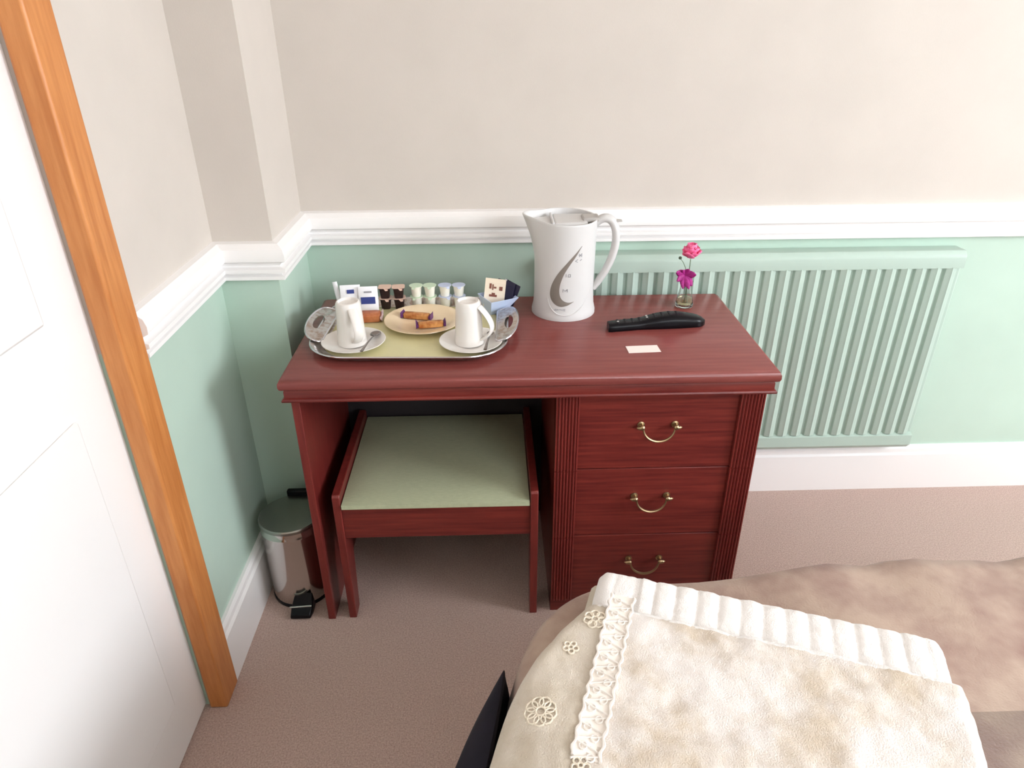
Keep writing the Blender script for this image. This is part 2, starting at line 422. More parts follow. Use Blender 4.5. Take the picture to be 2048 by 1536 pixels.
pd = MB().loft([[(bx-.006, .072, .006), (bx+.050, .072, .006), (bx+.046, .068, .052), (bx, .068, .052)],
                [(bx-.012, .040, .004), (bx+.050, .040, .004), (bx+.048, .046, .026), (bx-.008, .046, .026)],
                [(bx-.008, .018, .004), (bx+.046, .018, .004), (bx+.045, .018, .016), (bx-.006, .018, .016)]])
pe = obj('pedal', pd, BLACKP, bn, bevel=.003)
obj('pedal_trim', MB().tube([(bx-.012, .041, .024), (bx+.046, .043, .026)], .0026, 8), STEEL, pe)

# ------------------------------------------------------------------ tea tray
TX, TY, TZ, TR = .269, .243, .7405, R(-2.0)
tr = thing('serving_tray', 'oval ended silver rimmed tea tray on the dressing table', 'tray', (TX, TY, TZ))
def rrect(hx, hy, r, z, n=10):
    pts = []
    for cx, cy, a0 in ((hx-r, hy-r, 0), (-hx+r, hy-r, pi/2), (-hx+r, -hy+r, pi), (hx-r, -hy+r, 1.5*pi)):
        for i in range(n+1):
            a = a0+pi/2*i/n; x, y = cx+r*cos(a), cy+r*sin(a)
            pts.append((TX+x*cos(TR)-y*sin(TR), TY+x*sin(TR)+y*cos(TR), TZ+z))
    return pts
obj('tray_face', MB().loft([rrect(.205, .160, .085, .0005), rrect(.205, .160, .085, .0035)]), TRAYF, tr)
obj('rim', MB().loft([rrect(.205, .160, .085, .000), rrect(.204, .159, .085, .0036), rrect(.214, .169, .09, .007), rrect(.224, .179, .095, .017), rrect(.231, .186, .10, .020),
                      rrect(.232, .187, .10, .018), rrect(.226, .181, .095, .014), rrect(.217, .172, .09, .003), rrect(.208, .163, .085, .000)], cap=False), SILVER, tr)
obj('rim_edge', MB().tube(rrect(.2325, .1875, .10, .019), .0022, 8, closed=True), SILVERP, tr)
for sx in (-1, 1):
    def ring(kind, dz):
        out = []
        for i in range(40):
            a = 2*pi*i/40
            if kind == 'o': x, y = .222+.036*cos(a)*abs(cos(a))**-.25 if abs(cos(a)) > 1e-6 else .222, .098*sin(a)
            else: x, y = .235+.0105*cos(a), .040*sin(a)
            x = max(x, .205)
            z = .0165+max(0, (x-.215))*.42+dz
            X, Y = sx*x, y
            out.append((TX+X*cos(TR)-Y*sin(TR), TY+X*sin(TR)+Y*cos(TR), TZ+z))
        return out
    obj('handle', MB().loft([ring('o', 0), ring('o', .003), ring('i', .003), ring('i', 0)], closed=True), SILVER, tr)
    obj('handle_edge', MB().tube(ring('o', .002), .0024, 8, closed=True), SILVERP, tr)
TF = TZ+.0036        # top of the tray face

def lathe_obj(name, prof, mats, parent, c, n=40, **k): return obj(name, MB().lathe(prof, n, c), mats, parent, **k)
SAUC = [(.024, 0), (.026, .0015), (.030, .0025), (.050, .006), (.068, .0115), (.0745, .014), (.0755, .0152), (.0745, .0160), (.067, .0138), (.05, .0085), (.030, .0052), (.028, .0045), (.0005, .0045)]
def saucer(x, y, label):
    o = lathe_obj('saucer', SAUC, CHINA, None, (x, y, TF)); o.data.transform(Matrix.Translation((-x, -y, -TF))); o.location = (x, y, TF)
    return tag(o, label, 'saucer', 'white saucers on the tea tray')
saucer(.134, .160, 'white saucer under the left upturned cup on the tray')
saucer(.412, .150, 'white saucer under the right upturned cup on the tray')
def cup(x, y, ang, label):
    z0 = TF+.0054; h = .106
    e = thing('cup', label, 'cup', (x, y, z0), 'white cups upside down on saucers')
    # upside down: mouth below, foot ring above
    prof = [(.0325, 0), (.0345, .0008), (.0345, .003), (.0325, .03), (.0305, .075), (.0290, h-.006), (.0265, h-.001), (.0240, h), (.0225, h-.001), (.0205, h-.0055), (.0005, h-.0065)]
    inner = [(.0005, h-.012), (.024, h-.012), (.027, h-.016), (.0285, .07), (.0305, .02), (.0325, 0)]
    obj('body', MB().lathe(inner+prof[1:], 40, (x, y, z0)), CHINA, e)
    path = []
    for i in range(17):
        t = i/16; a = pi*t
        r = .0285+.004*(1-t) + .030*sin(a)**0.8*(0.70+0.5*(1-t))
        path.append((x+r*cos(ang), y+r*sin(ang), z0+.014+(h-.026)*t))
    obj('handle', MB().tube(path, .0062, 12, flat=(1.75, .6)), CHINA, e)
cup(.130, .164, R(-62), 'white upturned cup at the left with its handle towards the front')
cup(.408, .156, R(-24), 'white upturned cup at the right with its handle to the right')
def spoon(name, p0, p1, label, zb, zh, bowl):
    """p0 bowl centre, p1 handle end"""
    a = Vector((p0[0], p0[1], zb)); b = Vector((p1[0], p1[1], zh)); d = (b-a); L = d.length; d.normalize()
    sd = d.cross(Vector((0, 0, 1))).normalized(); up = sd.cross(d)
    e = thing('teaspoon', label, 'teaspoon', tuple(a), 'teaspoons on the saucers')
    mb = MB()
    def bf(u, v):
        r = u; t = 2*pi*v
        return a + d*(bowl*1.5*r*cos(t)) + sd*(bowl*r*sin(t)*(1-.12*cos(t))) + up*(.0045*r*r-.003)
    mb.grid(bf, 6, 24)
    obj('bowl', mb, SPOON, e, solid=.001)
    obj('stem', MB().tube([a+d*(bowl*1.35)+up*.0005, a+d*(bowl*1.8)+up*.002, a+d*(L*.6)+up*.003, a+d*L], [.0018, .0016, .0022, .0035], 8, flat=(1.2, .5)), SPOON, e)
spoon('teaspoon', (.182, .185), (.166, .080), 'steel teaspoon beside the left upturned cup', TF+.0165, TF+.0215, .0125)
spoon('teaspoon', (.458, .178), (.446, .078), 'steel teaspoon under the handle of the right upturned cup', TF+.0165, TF+.0215, .0085)

pl = lathe_obj('plate', [(.045, 0), (.047, .001), (.055, .0018), (.075, .0085), (.094, .0125), (.098, .0145), (.0975, .0158), (.093, .0150), (.074, .0112), (.060, .0052), (.0005, .0040)], CREAMC, None, (0, 0, 0), 48)
pl.location = (.288, .284, TF); tag(pl, 'cream plate with wrapped biscuits at the middle of the tray', 'plate')
def biscuit(x, y, ang, L, W, H, m, mt, label, zr):
    e = thing('wrapped_biscuit', label, 'biscuit', (x, y, zr), 'wrapped biscuits on the tray')
    mb = MB()
    rings = []
    for t, s in ((-.5, .75), (-.46, .95), (-.3, 1.0), (.3, 1.0), (.46, .95), (.5, .75)):
        rings.append([(L*t, W/2*s*a, H/2+H/2*s*b) for a, b in ((-1, -.8), (-.8, -1), (.8, -1), (1, -.8), (1, .6), (.6, 1), (-.6, 1), (-1, .6))])
    M = Matrix.Translation((x, y, zr)) @ Matrix.Rotation(ang, 4, 'Z')
    obj('wrapper', mb.loft(rings).xf(M), m, e)
    for s in (-1, 1):
        fin = MB()
        ff = []
        for k in range(7):
            yy = W*.62*(k/3-1); zig = .0016*(-1)**k
            ff.append((s*(L*.5-.001)+s*.001, yy*.8, H*.5, zig))
        fin.loft([[(s*L*.5+zig*0, yy, zc-.0025) for _, yy, zc, zig in ff]+[(s*L*.5, yy, zc+.0025) for _, yy, zc, zig in reversed(ff)],
                  [(s*(L*.5+.006), yy*1.1, zc-.007+zig) for _, yy, zc, zig in ff]+[(s*(L*.5+.006), yy*1.1, zc+.009+zig) for _, yy, zc, zig in reversed(ff)]])
        obj('wrapper_end', fin.xf(M), mt, e)
    return e
biscuit(.270, .308, R(-14), .068, .022, .014, BISC, PURPLE, 'orange wrapped biscuit at the back of the cream plate', TF+.0066)
biscuit(.310, .250, R(8), .062, .022, .014, BISC, PURPLE, 'orange wrapped biscuit with purple end at the front of the cream plate', TF+.0070)
biscuit(.148, .315, R(4), .056, .042, .022, BISCR, PINKW, 'red brown wrapped biscuit pack behind the left upturned cup', TF+.0)

# portion pots
def pot(x, y, z, ang, body, lid, label, h=.030, r=.0168, square=False):
    e = thing('portion_pot', label, 'pot', (x, y, z), 'portion pots along the back of the tray')
    n = 24
    b = MB(); l = MB()
    def rg(rr, zz):
        out = []
        for i in range(n):
            a = 2*pi*i/n+ang
            k = 1.0
            if square:
                k = min(1.25, 1/max(abs(cos(a-ang)), abs(sin(a-ang))))*.93
            out.append((x+rr*k*cos(a), y+rr*k*sin(a), z+zz))
        return out
    b.loft([rg(r*.66, 0), rg(r*.70, .001), rg(r*.86, h*.84), rg(r*.9, h-.002), rg(r*1.04, h-.0018), rg(r*1.04, h-.0008)])
    obj('cup', b, body, e)
    l.loft([rg(r*1.05, h-.0008), rg(r*1.07, h-.0004), rg(r*1.07, h), rg(r*.95, h)])
    # pull tab of the lid
    c, s = cos(ang-pi*.4), sin(ang-pi*.4)
    px, py = -s, c
    l.add([(x+r*.9*c+px*.006, y+r*.9*s+py*.006, z+h-.0006), (x+r*.9*c-px*.006, y+r*.9*s-py*.006, z+h-.0006), (x+r*1.42*c-px*.003, y+r*1.42*s-py*.003, z+h-.004), (x+r*1.42*c+px*.003, y+r*1.42*s+py*.003, z+h-.004)], [(0, 1, 2, 3)])
    obj('lid', l, lid, e)
side_n = ['left', 'right']
for lv in (0, 1):
    z = TF+lv*.0302; nm = ['bottom', 'top'][lv]
    for k in (0, 1):
        pot(.180+.036*k, .398, z, .1*k, POTD, FOILC, 'dark brown portion pot, %s one of the %s pair beside the sugar sachets' % (side_n[k], nm), square=True, r=.0172)
        pot(.262+.036*k, .405, z, .3*k-.6, POTW, FOILG, 'white milk pot with pale green lid, %s one of the %s pair' % (side_n[k], nm))
        pot(.338+.037*k, .405, z, .2-.4*k, POTW, FOILB, 'white milk pot with pale blue lid, %s one of the %s pair' % (side_n[k], nm))

# sachets
def sheet(name, c, w_, h_, yaw, lean, thick, m, label, cat, group, deco):
    """upright paper sachet: c its lower middle; lean tips the top backwards"""
    M = Matrix.Translation(c) @ Matrix.Rotation(yaw, 4, 'Z') @ Matrix.Rotation(-lean, 4, 'X')
    e = thing(name, label, cat, c, group)
    def pf(u, v):
        return None
    rings = []
    for k in range(7):
        t = k/6; th = max(.0006, thick*sin(pi*t)**.5) if 0 < t < 1 else .0006
        rings.append([(-w_/2, -th*.3, h_*t), (-w_*.3, -th, h_*t), (w_*.3, -th, h_*t), (w_/2, -th*.3, h_*t), (w_/2, th*.3, h_*t), (w_*.3, th, h_*t), (-w_*.3, th, h_*t), (-w_/2, th*.3, h_*t)])
    obj('packet', MB().loft(rings).xf(M), m, e)
    for (nm, u0, u1, v0, v1, mm) in deco:
        q = MB().box((u0-.5)*w_, -thick-.0012, v0*h_, (u1-.5)*w_, -thick-.0002, v1*h_).xf(M)
        obj(nm, q, mm, e)
sheet('sugar_sachet', (.093, .372, TF), .052, .072, R(6), R(10), .006, PAPERW, 'white sugar sachet with blue print behind the left upturned cup', 'sachet', 'sugar sachets', [('printed_mark', .34, .70, .70, .84, BLUEI)])
sheet('sugar_sachet', (.140, .366, TF), .050, .070, R(4), R(8), .007, PAPERW, 'white sugar sachet with navy label beside the dark pots', 'sachet', 'sugar sachets', [('printed_label', .12, .86, .36, .62, BLUEI), ('printed_mark', .3, .7, .78, .84, GREYI)])
ss = MB().tube([(.064, .386, TF+.001), (.056, .392, TF+.04), (.050, .398, TF+.075)], [.006, .0065, .0062], 10, flat=(1, .35))
o = obj('paper_stick', ss, PAPERW); tag(o, 'narrow white paper stick standing at the left end of the tray', 'sachet')
for v in o.data.vertices: v.co -= Vector((.064, .386, TF))
o.location = (.064, .386, TF)

# card dish of tea bags
dc = Vector((.468, .362, TF))
dish = thing('sachet_dish', 'pale blue square card dish of tea sachets beside the kettle', 'dish', tuple(dc))
def sq(hw, z, rot, lean=0.0):
    out = []
    for a in (0, 1, 2, 3):
        t = rot+a*pi/2
        out.append((dc.x+hw*1.414*cos(t)+lean*z, dc.y+hw*1.414*sin(t), dc.z+z))
    return out
rot = R(-108)
obj('tray_cup', MB().loft([sq(.020, .0, rot), sq(.040, .044, rot, .25), sq(.039, .0445, rot, .25), sq(.0385, .044, rot, .25), sq(.0195, .002, rot)]), PALEBL, dish, smooth=0)
def tea(c, w_, h_, yaw, lean, roll, m, label, deco):
    e = thing('tea_sachet', label, 'sachet', c, 'tea sachets in the blue dish')
    M = Matrix.Translation(c) @ Matrix.Rotation(yaw, 4, 'Z') @ Matrix.Rotation(-lean, 4, 'X') @ Matrix.Rotation(roll, 4, 'Y')
    obj('packet', MB().loft([[(-w_/2, -.0004, 0), (w_/2, -.0004, 0), (w_/2, .0004, 0), (-w_/2, .0004, 0)], [(-w_/2, -.002, h_*.15), (w_/2, -.002, h_*.15), (w_/2, .002, h_*.15), (-w_/2, .002, h_*.15)],
                         [(-w_/2, -.002, h_*.85), (w_/2, -.002, h_*.85), (w_/2, .002, h_*.85), (-w_/2, .002, h_*.85)], [(-w_/2, -.0004, h_), (w_/2, -.0004, h_), (w_/2, .0004, h_), (-w_/2, .0004, h_)]]).xf(M), m, e, smooth=0)
    for (nm, u0, u1, v0, v1, mm) in deco:
        obj(nm, MB().box((u0-.5)*w_, -.0028, v0*h_, (u1-.5)*w_, -.0019, v1*h_).xf(M), mm, e)
tea((.466, .358, TF+.014), .054, .074, R(-4), R(14), R(6), CREAMP, 'cream tea sachet with brown print standing in the blue dish', [
    ('printed_mark', .22, .32, .64, .82, BROWNI), ('printed_mark', .36, .42, .60, .80, BROWNI), ('printed_mark', .44, .56, .66, .72, BROWNI), ('printed_seal', .70, .86, .60, .74, BROWNI), ('printed_mark', .24, .62, .36, .44, BROWNI), ('printed_mark', .36, .52, .44, .50, BROWNI)])
tea((.488, .366, TF+.014), .050, .068, R(-24), R(10), R(10), NAVYP, 'navy tea sachet just behind the cream one', [])
tea((.498, .372, TF+.016), .046, .064, R(-30), R(8), R(18), NAVYP, 'navy tea sachet at the right side of the blue dish', [('pale_edge', .0, .12, .0, 1.0, PAPERW)])

# ------------------------------------------------------------------ kettle
KX, KY, KZ = .652, .375, .7402
kt = thing('electric_kettle', 'white plastic jug kettle with grey crescent gauge', 'kettle', (KX, KY, KZ))
KH = .252
def krad(t):      # body radius against height 0..1
    pts = [(0, .0835), (.03, .0835), (.10, .0795), (.22, .0775), (.5, .0775), (.8, .0785), (1.0, .0800)]
    for (a, ra), (b, rb) in zip(pts, pts[1:]):
        if t <= b: return ra+(rb-ra)*(t-a)/(b-a)
    return pts[-1][1]
SP = R(184)       # spout direction
def kring(t, inset=0.0, dz=0.0, n=64):
    out = []
    for i in range(n):
        a = 2*pi*i/n
        r = krad(t)-inset
        d = (a-SP+pi) % (2*pi)-pi
        s = max(0.0, (t-.58)/.42)
        r += .030*s**1.5*math.exp(-(d/.42)**2)
        zt = KH*t + dz + (.010*math.exp(-(d/.6)**2)+.012*math.exp(-((abs(d)-1.9)/.9)**2)*0)*s
        zt += -.012*s*(0.5+0.5*cos(a-R(-60)))*0.6
        out.append((KX+r*cos(a), KY+r*sin(a), KZ+zt))
    return out
ts = [0, .012, .03, .06, .1, .16, .22, .35, .5, .6, .68, .76, .84, .9, .95, .985, 1.0]
rings = [kring(t) for t in ts]
rings += [kring(1.0, .0012, .0022), kring(1.0, .0045, .0015), kring(.97, .006), kring(.90, .0065)]
kb = MB().loft(rings, cap=False)
kb.add(kring(0), [tuple(range(63, -1, -1))])
obj('body', kb, WHITEP, kt, smooth=60)
# hinged lid sunk into the mouth
lid = MB()
lr = [kring(.90, .0075), kring(.925, .0078), kring(.945, .012), kring(.945, .030)]
lid.loft(lr, cap=False); lid.add(kring(.945, .030), [tuple(range(64))])
lo = obj('lid', lid, WHITEP, kt)
def onbox(x0, y0, x1, y1, z0, z1): return MB().box(KX+x0, KY+y0, KZ+z0, KX+x1, KY+y1, KZ+z1)
obj('lid_ridge', onbox(-.038, -.048, -.032, .052, KH*.93, KH*.985), WHITEP, lo, bevel=.002)
obj('lid_plate', onbox(-.032, -.046, .052, .05, KH*.93, KH*.975), WHITEP, lo, bevel=.006, seg=3)
obj('lid_hinge', onbox(.040, -.026, .083, .022, KH*.95, KH*1.0), GREYL, lo, bevel=.004)
HA = R(-8)        # handle direction
hp = [(.070, .232), (.086, .245), (.100, .249), (.114, .243), (.124, .226), (.128, .200), (.125, .170), (.117, .140), (.104, .110), (.090, .086), (.076, .066)]
def smoothpath(pts, n=4):
    out = []
    for i in range(len(pts)-1):
        p0 = pts[max(i-1, 0)]; p1 = pts[i]; p2 = pts[i+1]; p3 = pts[min(i+2, len(pts)-1)]
        for k in range(n):
            t = k/n
            out.append(tuple(.5*((2*b)+(-a+c)*t+(2*a-5*b+4*c-d)*t*t+(-a+3*b-3*c+d)*t**3) for a, b, c, d in zip(p0, p1, p2, p3)))
    out.append(pts[-1]); return out
hp3 = smoothpath([(KX+r*cos(HA), KY+r*sin(HA), KZ+z) for r, z in hp])
obj('handle', MB().tube(hp3, [.0128-.003*abs(i/(len(hp3)-1)-.3) for i in range(len(hp3))], 14, flat=(1.25, .85)), WHITEP, kt, smooth=60)
obj('lid_lever', MB().loft([[(KX+.118*cos(HA)+a, KY+.118*sin(HA)+b, KZ+.240+c) for a, b, c in q] for q in (
    [(0, -.009, 0), (0, .009, 0), (0, .009, .005), (0, -.009, .005)], [(.022, -.007, .001), (.022, .007, .001), (.022, .007, .004), (.022, -.007, .004)])]), GREYL, kt, bevel=.001)
def skin(th, z, lift=.0006):
    r = krad(z/KH)+lift
    return (KX+r*cos(th), KY+r*sin(th), KZ+z)
# crescent gauge: outer and inner edges given as (angle in degrees, height)
outer = [(-64, .178), (-76, .163), (-92, .142), (-108, .118), (-118, .096), (-122, .078), (-121, .061), (-114, .047), (-102, .039), (-88, .0425), (-76, .052)]
inner = [(-64, .178), (-73, .160), (-85, .140), (-96, .118), (-102, .098), (-104, .084), (-103, .070), (-99, .0585), (-92, .0520), (-84, .0500), (-76, .052)]
outer = [(a, z if z < .08 else .08+(z-.08)*1.17) for a, z in outer]
inner = [(a, z if z < .08 else .08+(z-.08)*1.17) for a, z in inner]
so, si = smoothpath(outer), smoothpath(inner)
cg = MB()
n = len(so)
vv = []
for (a, z), (b, y) in zip(so, si):
    for t in (0, .33, .67, 1.0):
        vv.append(skin(R(a+(b-a)*t), z+(y-z)*t, .0004 if t in (0, 1.0) else .0012))
cg.add(vv, [(i*4+k, i*4+k+1, i*4+k+5, i*4+k+4) for i in range(n-1) for k in range(3)])
obj('water_gauge', cg, GREYG, kt, smooth=60)
def mark(pts, w_=.0011):
    mb = MB()
    for (a0, z0), (a1, z1) in pts:
        p, q = Vector(skin(R(a0), z0, .0003)), Vector(skin(R(a1), z1, .0003))
        mb.tube([p, q], w_*.5, 5)
    return mb
obj('printed_scale', mark([((-69, .176), (-63, .168)), ((-63, .176), (-69, .168)), ((-70, .172), (-62, .172)), ((-76, .158), (-71, .162)), ((-76, .158), (-71, .155)), ((-67, .158), (-63, .161))], .0017), GREYI, kt)
obj('printed_scale', mark([((-92, .118), (-92, .126)), ((-88, .118), (-84, .118)), ((-84, .118), (-84, .125)), ((-88, .125), (-84, .125)), ((-88, .118), (-88, .125))], .0014), GREYI, kt)
obj('printed_scale', mark([((-97, .078), (-97, .086)), ((-97, .086), (-93, .081)), ((-93, .081), (-89, .086)), ((-89, .086), (-89, .078))], .0018), GREYI, kt)
obj('printed_logo', mark([((-112, .030), (-109, .0325)), ((-108, .0315), (-104, .0315)), ((-103, .032), (-98, .0315)), ((-97, .032), (-92, .0325)), ((-112, .0285), (-92, .0287))], .0018), GREYI, kt)
# raised swirl low on the body
sw = smoothpath([skin(R(a), z, .0) for a, z in ((-128, .062), (-124, .044), (-116, .028), (-104, .018), (-88, .016), (-74, .021), (-60, .034), (-46, .054), (-34, .078))])
obj('swirl_rib', MB().tube(sw, [.0004+.0014*sin(pi*i/(len(sw)-1)) for i in range(len(sw))], 8), WHITEP, kt)

# ------------------------------------------------------------------ bud vase with flowers
VX, VY, VZ = .980, .388, .7402
vs = thing('bud_vase', 'small clear glass bud vase with flowers on the table', 'vase', (VX, VY, VZ))
gp = [(.0005, .0), (.020, .0), (.0235, .002), (.0240, .008), (.0225, .016), (.0185, .034), (.0150, .052), (.0142, .060), (.0160, .068), (.0172, .072), (.0164, .0725), (.0130, .061), (.0138, .052), (.0172, .034), (.0210, .016), (.0220, .009), (.019, .005), (.0005, .004)]
obj('glass', MB().lathe(gp, 40, (VX, VY, VZ), cap=False), GLASS, vs, smooth=60)
obj('water', MB().lathe([(.0005, .0046), (.0188, .0055), (.0216, .0095), (.0206, .016), (.0188, .025), (.0005, .025)], 40, (VX, VY, VZ), cap=False), WATER, vs, smooth=60)
def stem(name, pts, r=.0011): return MB().tube(smoothpath(pts), r, 7)
fr = thing('pink_rose', 'pink rose bloom on a green stem in the glass vase', 'flower', (VX-.002, VY-.004, VZ+.012))
obj('stem', stem('s', [(VX-.002, VY-.004, VZ+.012), (VX+.002, VY, VZ+.05), (VX+.005, VY+.006, VZ+.09), (VX+.006, VY+.008, VZ+.128)]), STEM, fr)
RC = Vector((VX+.006, VY+.008, VZ+.148))
def petal(c, az, tilt, L, W, cup_, mb):
    M = Matrix.Translation(c) @ Matrix.Rotation(az, 4, 'Z') @ Matrix.Rotation(tilt, 4, 'Y')
    def f(u, v):
        a = (u-.5)*2; ww = W*sin(pi*min(1, .12+v*.80))**.7
        return M @ Vector((cup_*(a*a)*-.6+.004*sin(pi*v)+cup_*v*v, a*ww, L*v))
    mb.grid(f, 6, 6)
for k in range(16):
    lay = k//5; az = 2*pi*(k % 5)/5+lay*.6+random.uniform(-.15, .15)
    mb = MB(); petal(RC-Vector((0, 0, .017)), az, R(6+lay*17), .040-.004*lay, .0150+.0015*lay, .009, mb)
    obj('petal', mb, ROSE, fr, solid=.0004)
bd = thing('flower_bud', 'small dark bud on a thin stem left of the pink rose', 'flower', (VX-.006, VY+.002, VZ+.014))
obj('stem', stem('s', [(VX-.006, VY+.002, VZ+.014), (VX-.002, VY+.002, VZ+.06), (VX-.003, VY+.004, VZ+.095), (VX-.012, VY+.006, VZ+.118), (VX-.021, VY+.006, VZ+.130)], .0008), STEM, bd)
obj('bud', MB().ball((VX-.0225, VY+.006, VZ+.1325), (.0045, .0038, .0042)), BUDM, bd)
mg = thing('magenta_flower', 'magenta flower drooping over the neck of the glass vase', 'flower', (VX+.004, VY-.006, VZ+.012))
obj('stem', stem('s', [(VX+.004, VY-.006, VZ+.012), (VX+.001, VY-.003, VZ+.055), (VX-.006, VY-.012, VZ+.082), (VX-.010, VY-.017, VZ+.095)], .0009), STEM, mg)
MC = Vector((VX-.011, VY-.018, VZ+.094))
for k, (dx, dz, w_, L) in enumerate([(-1, .45, .008, .026), (-.75, -.35, .007, .024), (-.2, -1, .008, .028), (.5, -.75, .008, .026), (.9, .15, .008, .022), (.2, .9, .007, .018), (-.55, .8, .006, .018), (.15, -.6, .007, .030)]):
    w_ *= 1.3; L *= 1.3
    d = Vector((dx, -.35, dz)).normalized(); s = d.cross(Vector((0, 1, 0))).normalized(); nn = s.cross(d)
    mb = MB().grid(lambda u, v: MC+d*(L*v)+s*((u-.5)*2*w_*sin(pi*min(1, .1+.85*v)))+nn*(-.006*v*v+.003*((u-.5)*2)**2), 4, 5)
    obj('petal', mb, MAGENTA, mg, solid=.0004)

# ------------------------------------------------------------------ remote control and card
rc = thing('remote_control', 'long black remote control lying on the table before the vase', 'remote control', (.872, .262, .7402))
def rring(t):
    x = .751+.250*t; yc = .236+.026*t+.008*sin(pi*t)
    wv = .0185+.0025*sin(pi*t)+(.006*sin(pi*min(1, max(0, (t-.35)/.65))))
    hh = .020+.013*sin(pi*min(1, max(0, (t-.30)/.70)))**1.2
    if t > .9:
        k = math.sqrt(max(0.02, 1-((t-.9)/.1)**2)); wv *= k; hh *= .55+.45*k
    if t < .03: wv *= .88
    z0 = .7402
    sec = [(-1, .12), (-.9, 0), (.9, 0), (1, .12), (1, .6), (.86, .88), (.5, 1), (-.5, 1), (-.86, .88), (-1, .6)]
    return [(x+.012*a*0, yc+wv*a, z0+hh*b) for a, b in sec]
obj('case', MB().loft([rring(i/30) for i in range(31)]), BLACKP, rc, smooth=50)
for i in range(9):
    for j in range(3):
        t = .10+.075*i
        q = rring(t); cx = q[0][0]; cy = .236+.026*t+.008*sin(pi*t)+(j-1)*.0095; zz = q[6][2]
        obj('button', MB().lathe([(.0030, -.001), (.0030, .0010), (.0022, .0016), (.0002, .0016)], 10, (cx, cy, zz)), GREYL if (i, j) in ((0, 1), (4, 2), (4, 1)) else BLACKM, rc)
obj('lens', MB().ball((.9985, .264, .7505), (.003, .006, .004)), BLACKM, rc)
cdm = MB().loft([[(.778, .136, z), (.854, .140, z), (.856, .103, z), (.780, .099, z)] for z in (.7402, .7410)])
co = obj('paper_card', cdm, CARD, smooth=0); tag(co, 'small white card lying on the table in front of the remote', 'card')
for v in co.data.vertices: v.co -= Vector((.817, .119, .7402))
co.location = (.817, .119, .7402)

# ------------------------------------------------------------------ bed
BX0, BX1, BY0, BY1, BZ = .505, 2.55, -1.95, -.395, .515
bed = thing('bed', 'bed under a mauve brown bedspread at the lower right', 'bed', ((BX0+BX1)/2, (BY0+BY1)/2, 0))
def bring(off, z, r, wob=0.0, n=28, m=40):
    pts = []
    x0, x1, y0, y1 = BX0-off, BX1+off, BY0-off, BY1+off
    r = max(r+off, .02)
    cs = [(x1-r, y1-r, 0), (x0+r, y1-r, pi/2), (x0+r, y0+r, pi), (x1-r, y0+r, 1.5*pi)]
    for k, (cx, cy, a0) in enumerate(cs):
        for i in range(n):
            a = a0+pi/2*i/(n-1); pts.append(Vector((cx+r*cos(a), cy+r*sin(a), z)))
        nx, ny, na = cs[(k+1) % 4]
        e = Vector((nx+r*cos(na), ny+r*sin(na), z)); s = pts[-1].copy()
        for i in range(1, m): pts.append(s.lerp(e, i/m))
    out = []
    c = Vector(((x0+x1)/2, (y0+y1)/2, z))
    for p in pts:
        d = (p-c); d.z = 0; d.normalize()
        k = sin(p.x*23+p.y*17)+.6*sin(p.x*41-p.y*37+1)
        q = p+d*wob*k
        # the spread is rumpled higher and further back towards the right
        t = min(1, max(0, (p.x-.80)/.35)); t = t*t*(3-2*t)
        g = max(0, 1-abs(p.y-BY1)/.22)*(1 if z > .40 else 0)*t
        q.z += g*(.020+.006*sin(p.x*26)+.004*sin(p.x*47+p.y*30)); q.y += .022*t*(1 if p.y > BY1-.25 else 0)
        out.append(q)
    return out
br_ = [(.05-.006, .02, .0), (.05, .02, .022), (.045, .12, .018), (.036, .25, .013), (.026, .38, .008), (.014, .46, .004), (.004, .495, .001), (-.010, .509, 0), (-.04, BZ, 0), (-.12, BZ+.004, 0), (-.30, BZ+.006, 0)]
CRAD = .21
sp = MB().loft([bring(o_, z_, CRAD, w_) for o_, z_, w_ in br_], cap=False)
last = bring(-.30, BZ+.006, CRAD)
sp.add(last, [tuple(range(len(last)))])
obj('bedspread', sp, SPREAD, bed, smooth=60, solid=.006)
obj('mattress', MB().loft([bring(-.03, z, .14) for z in (.10, .49)]), MATTR, bed)
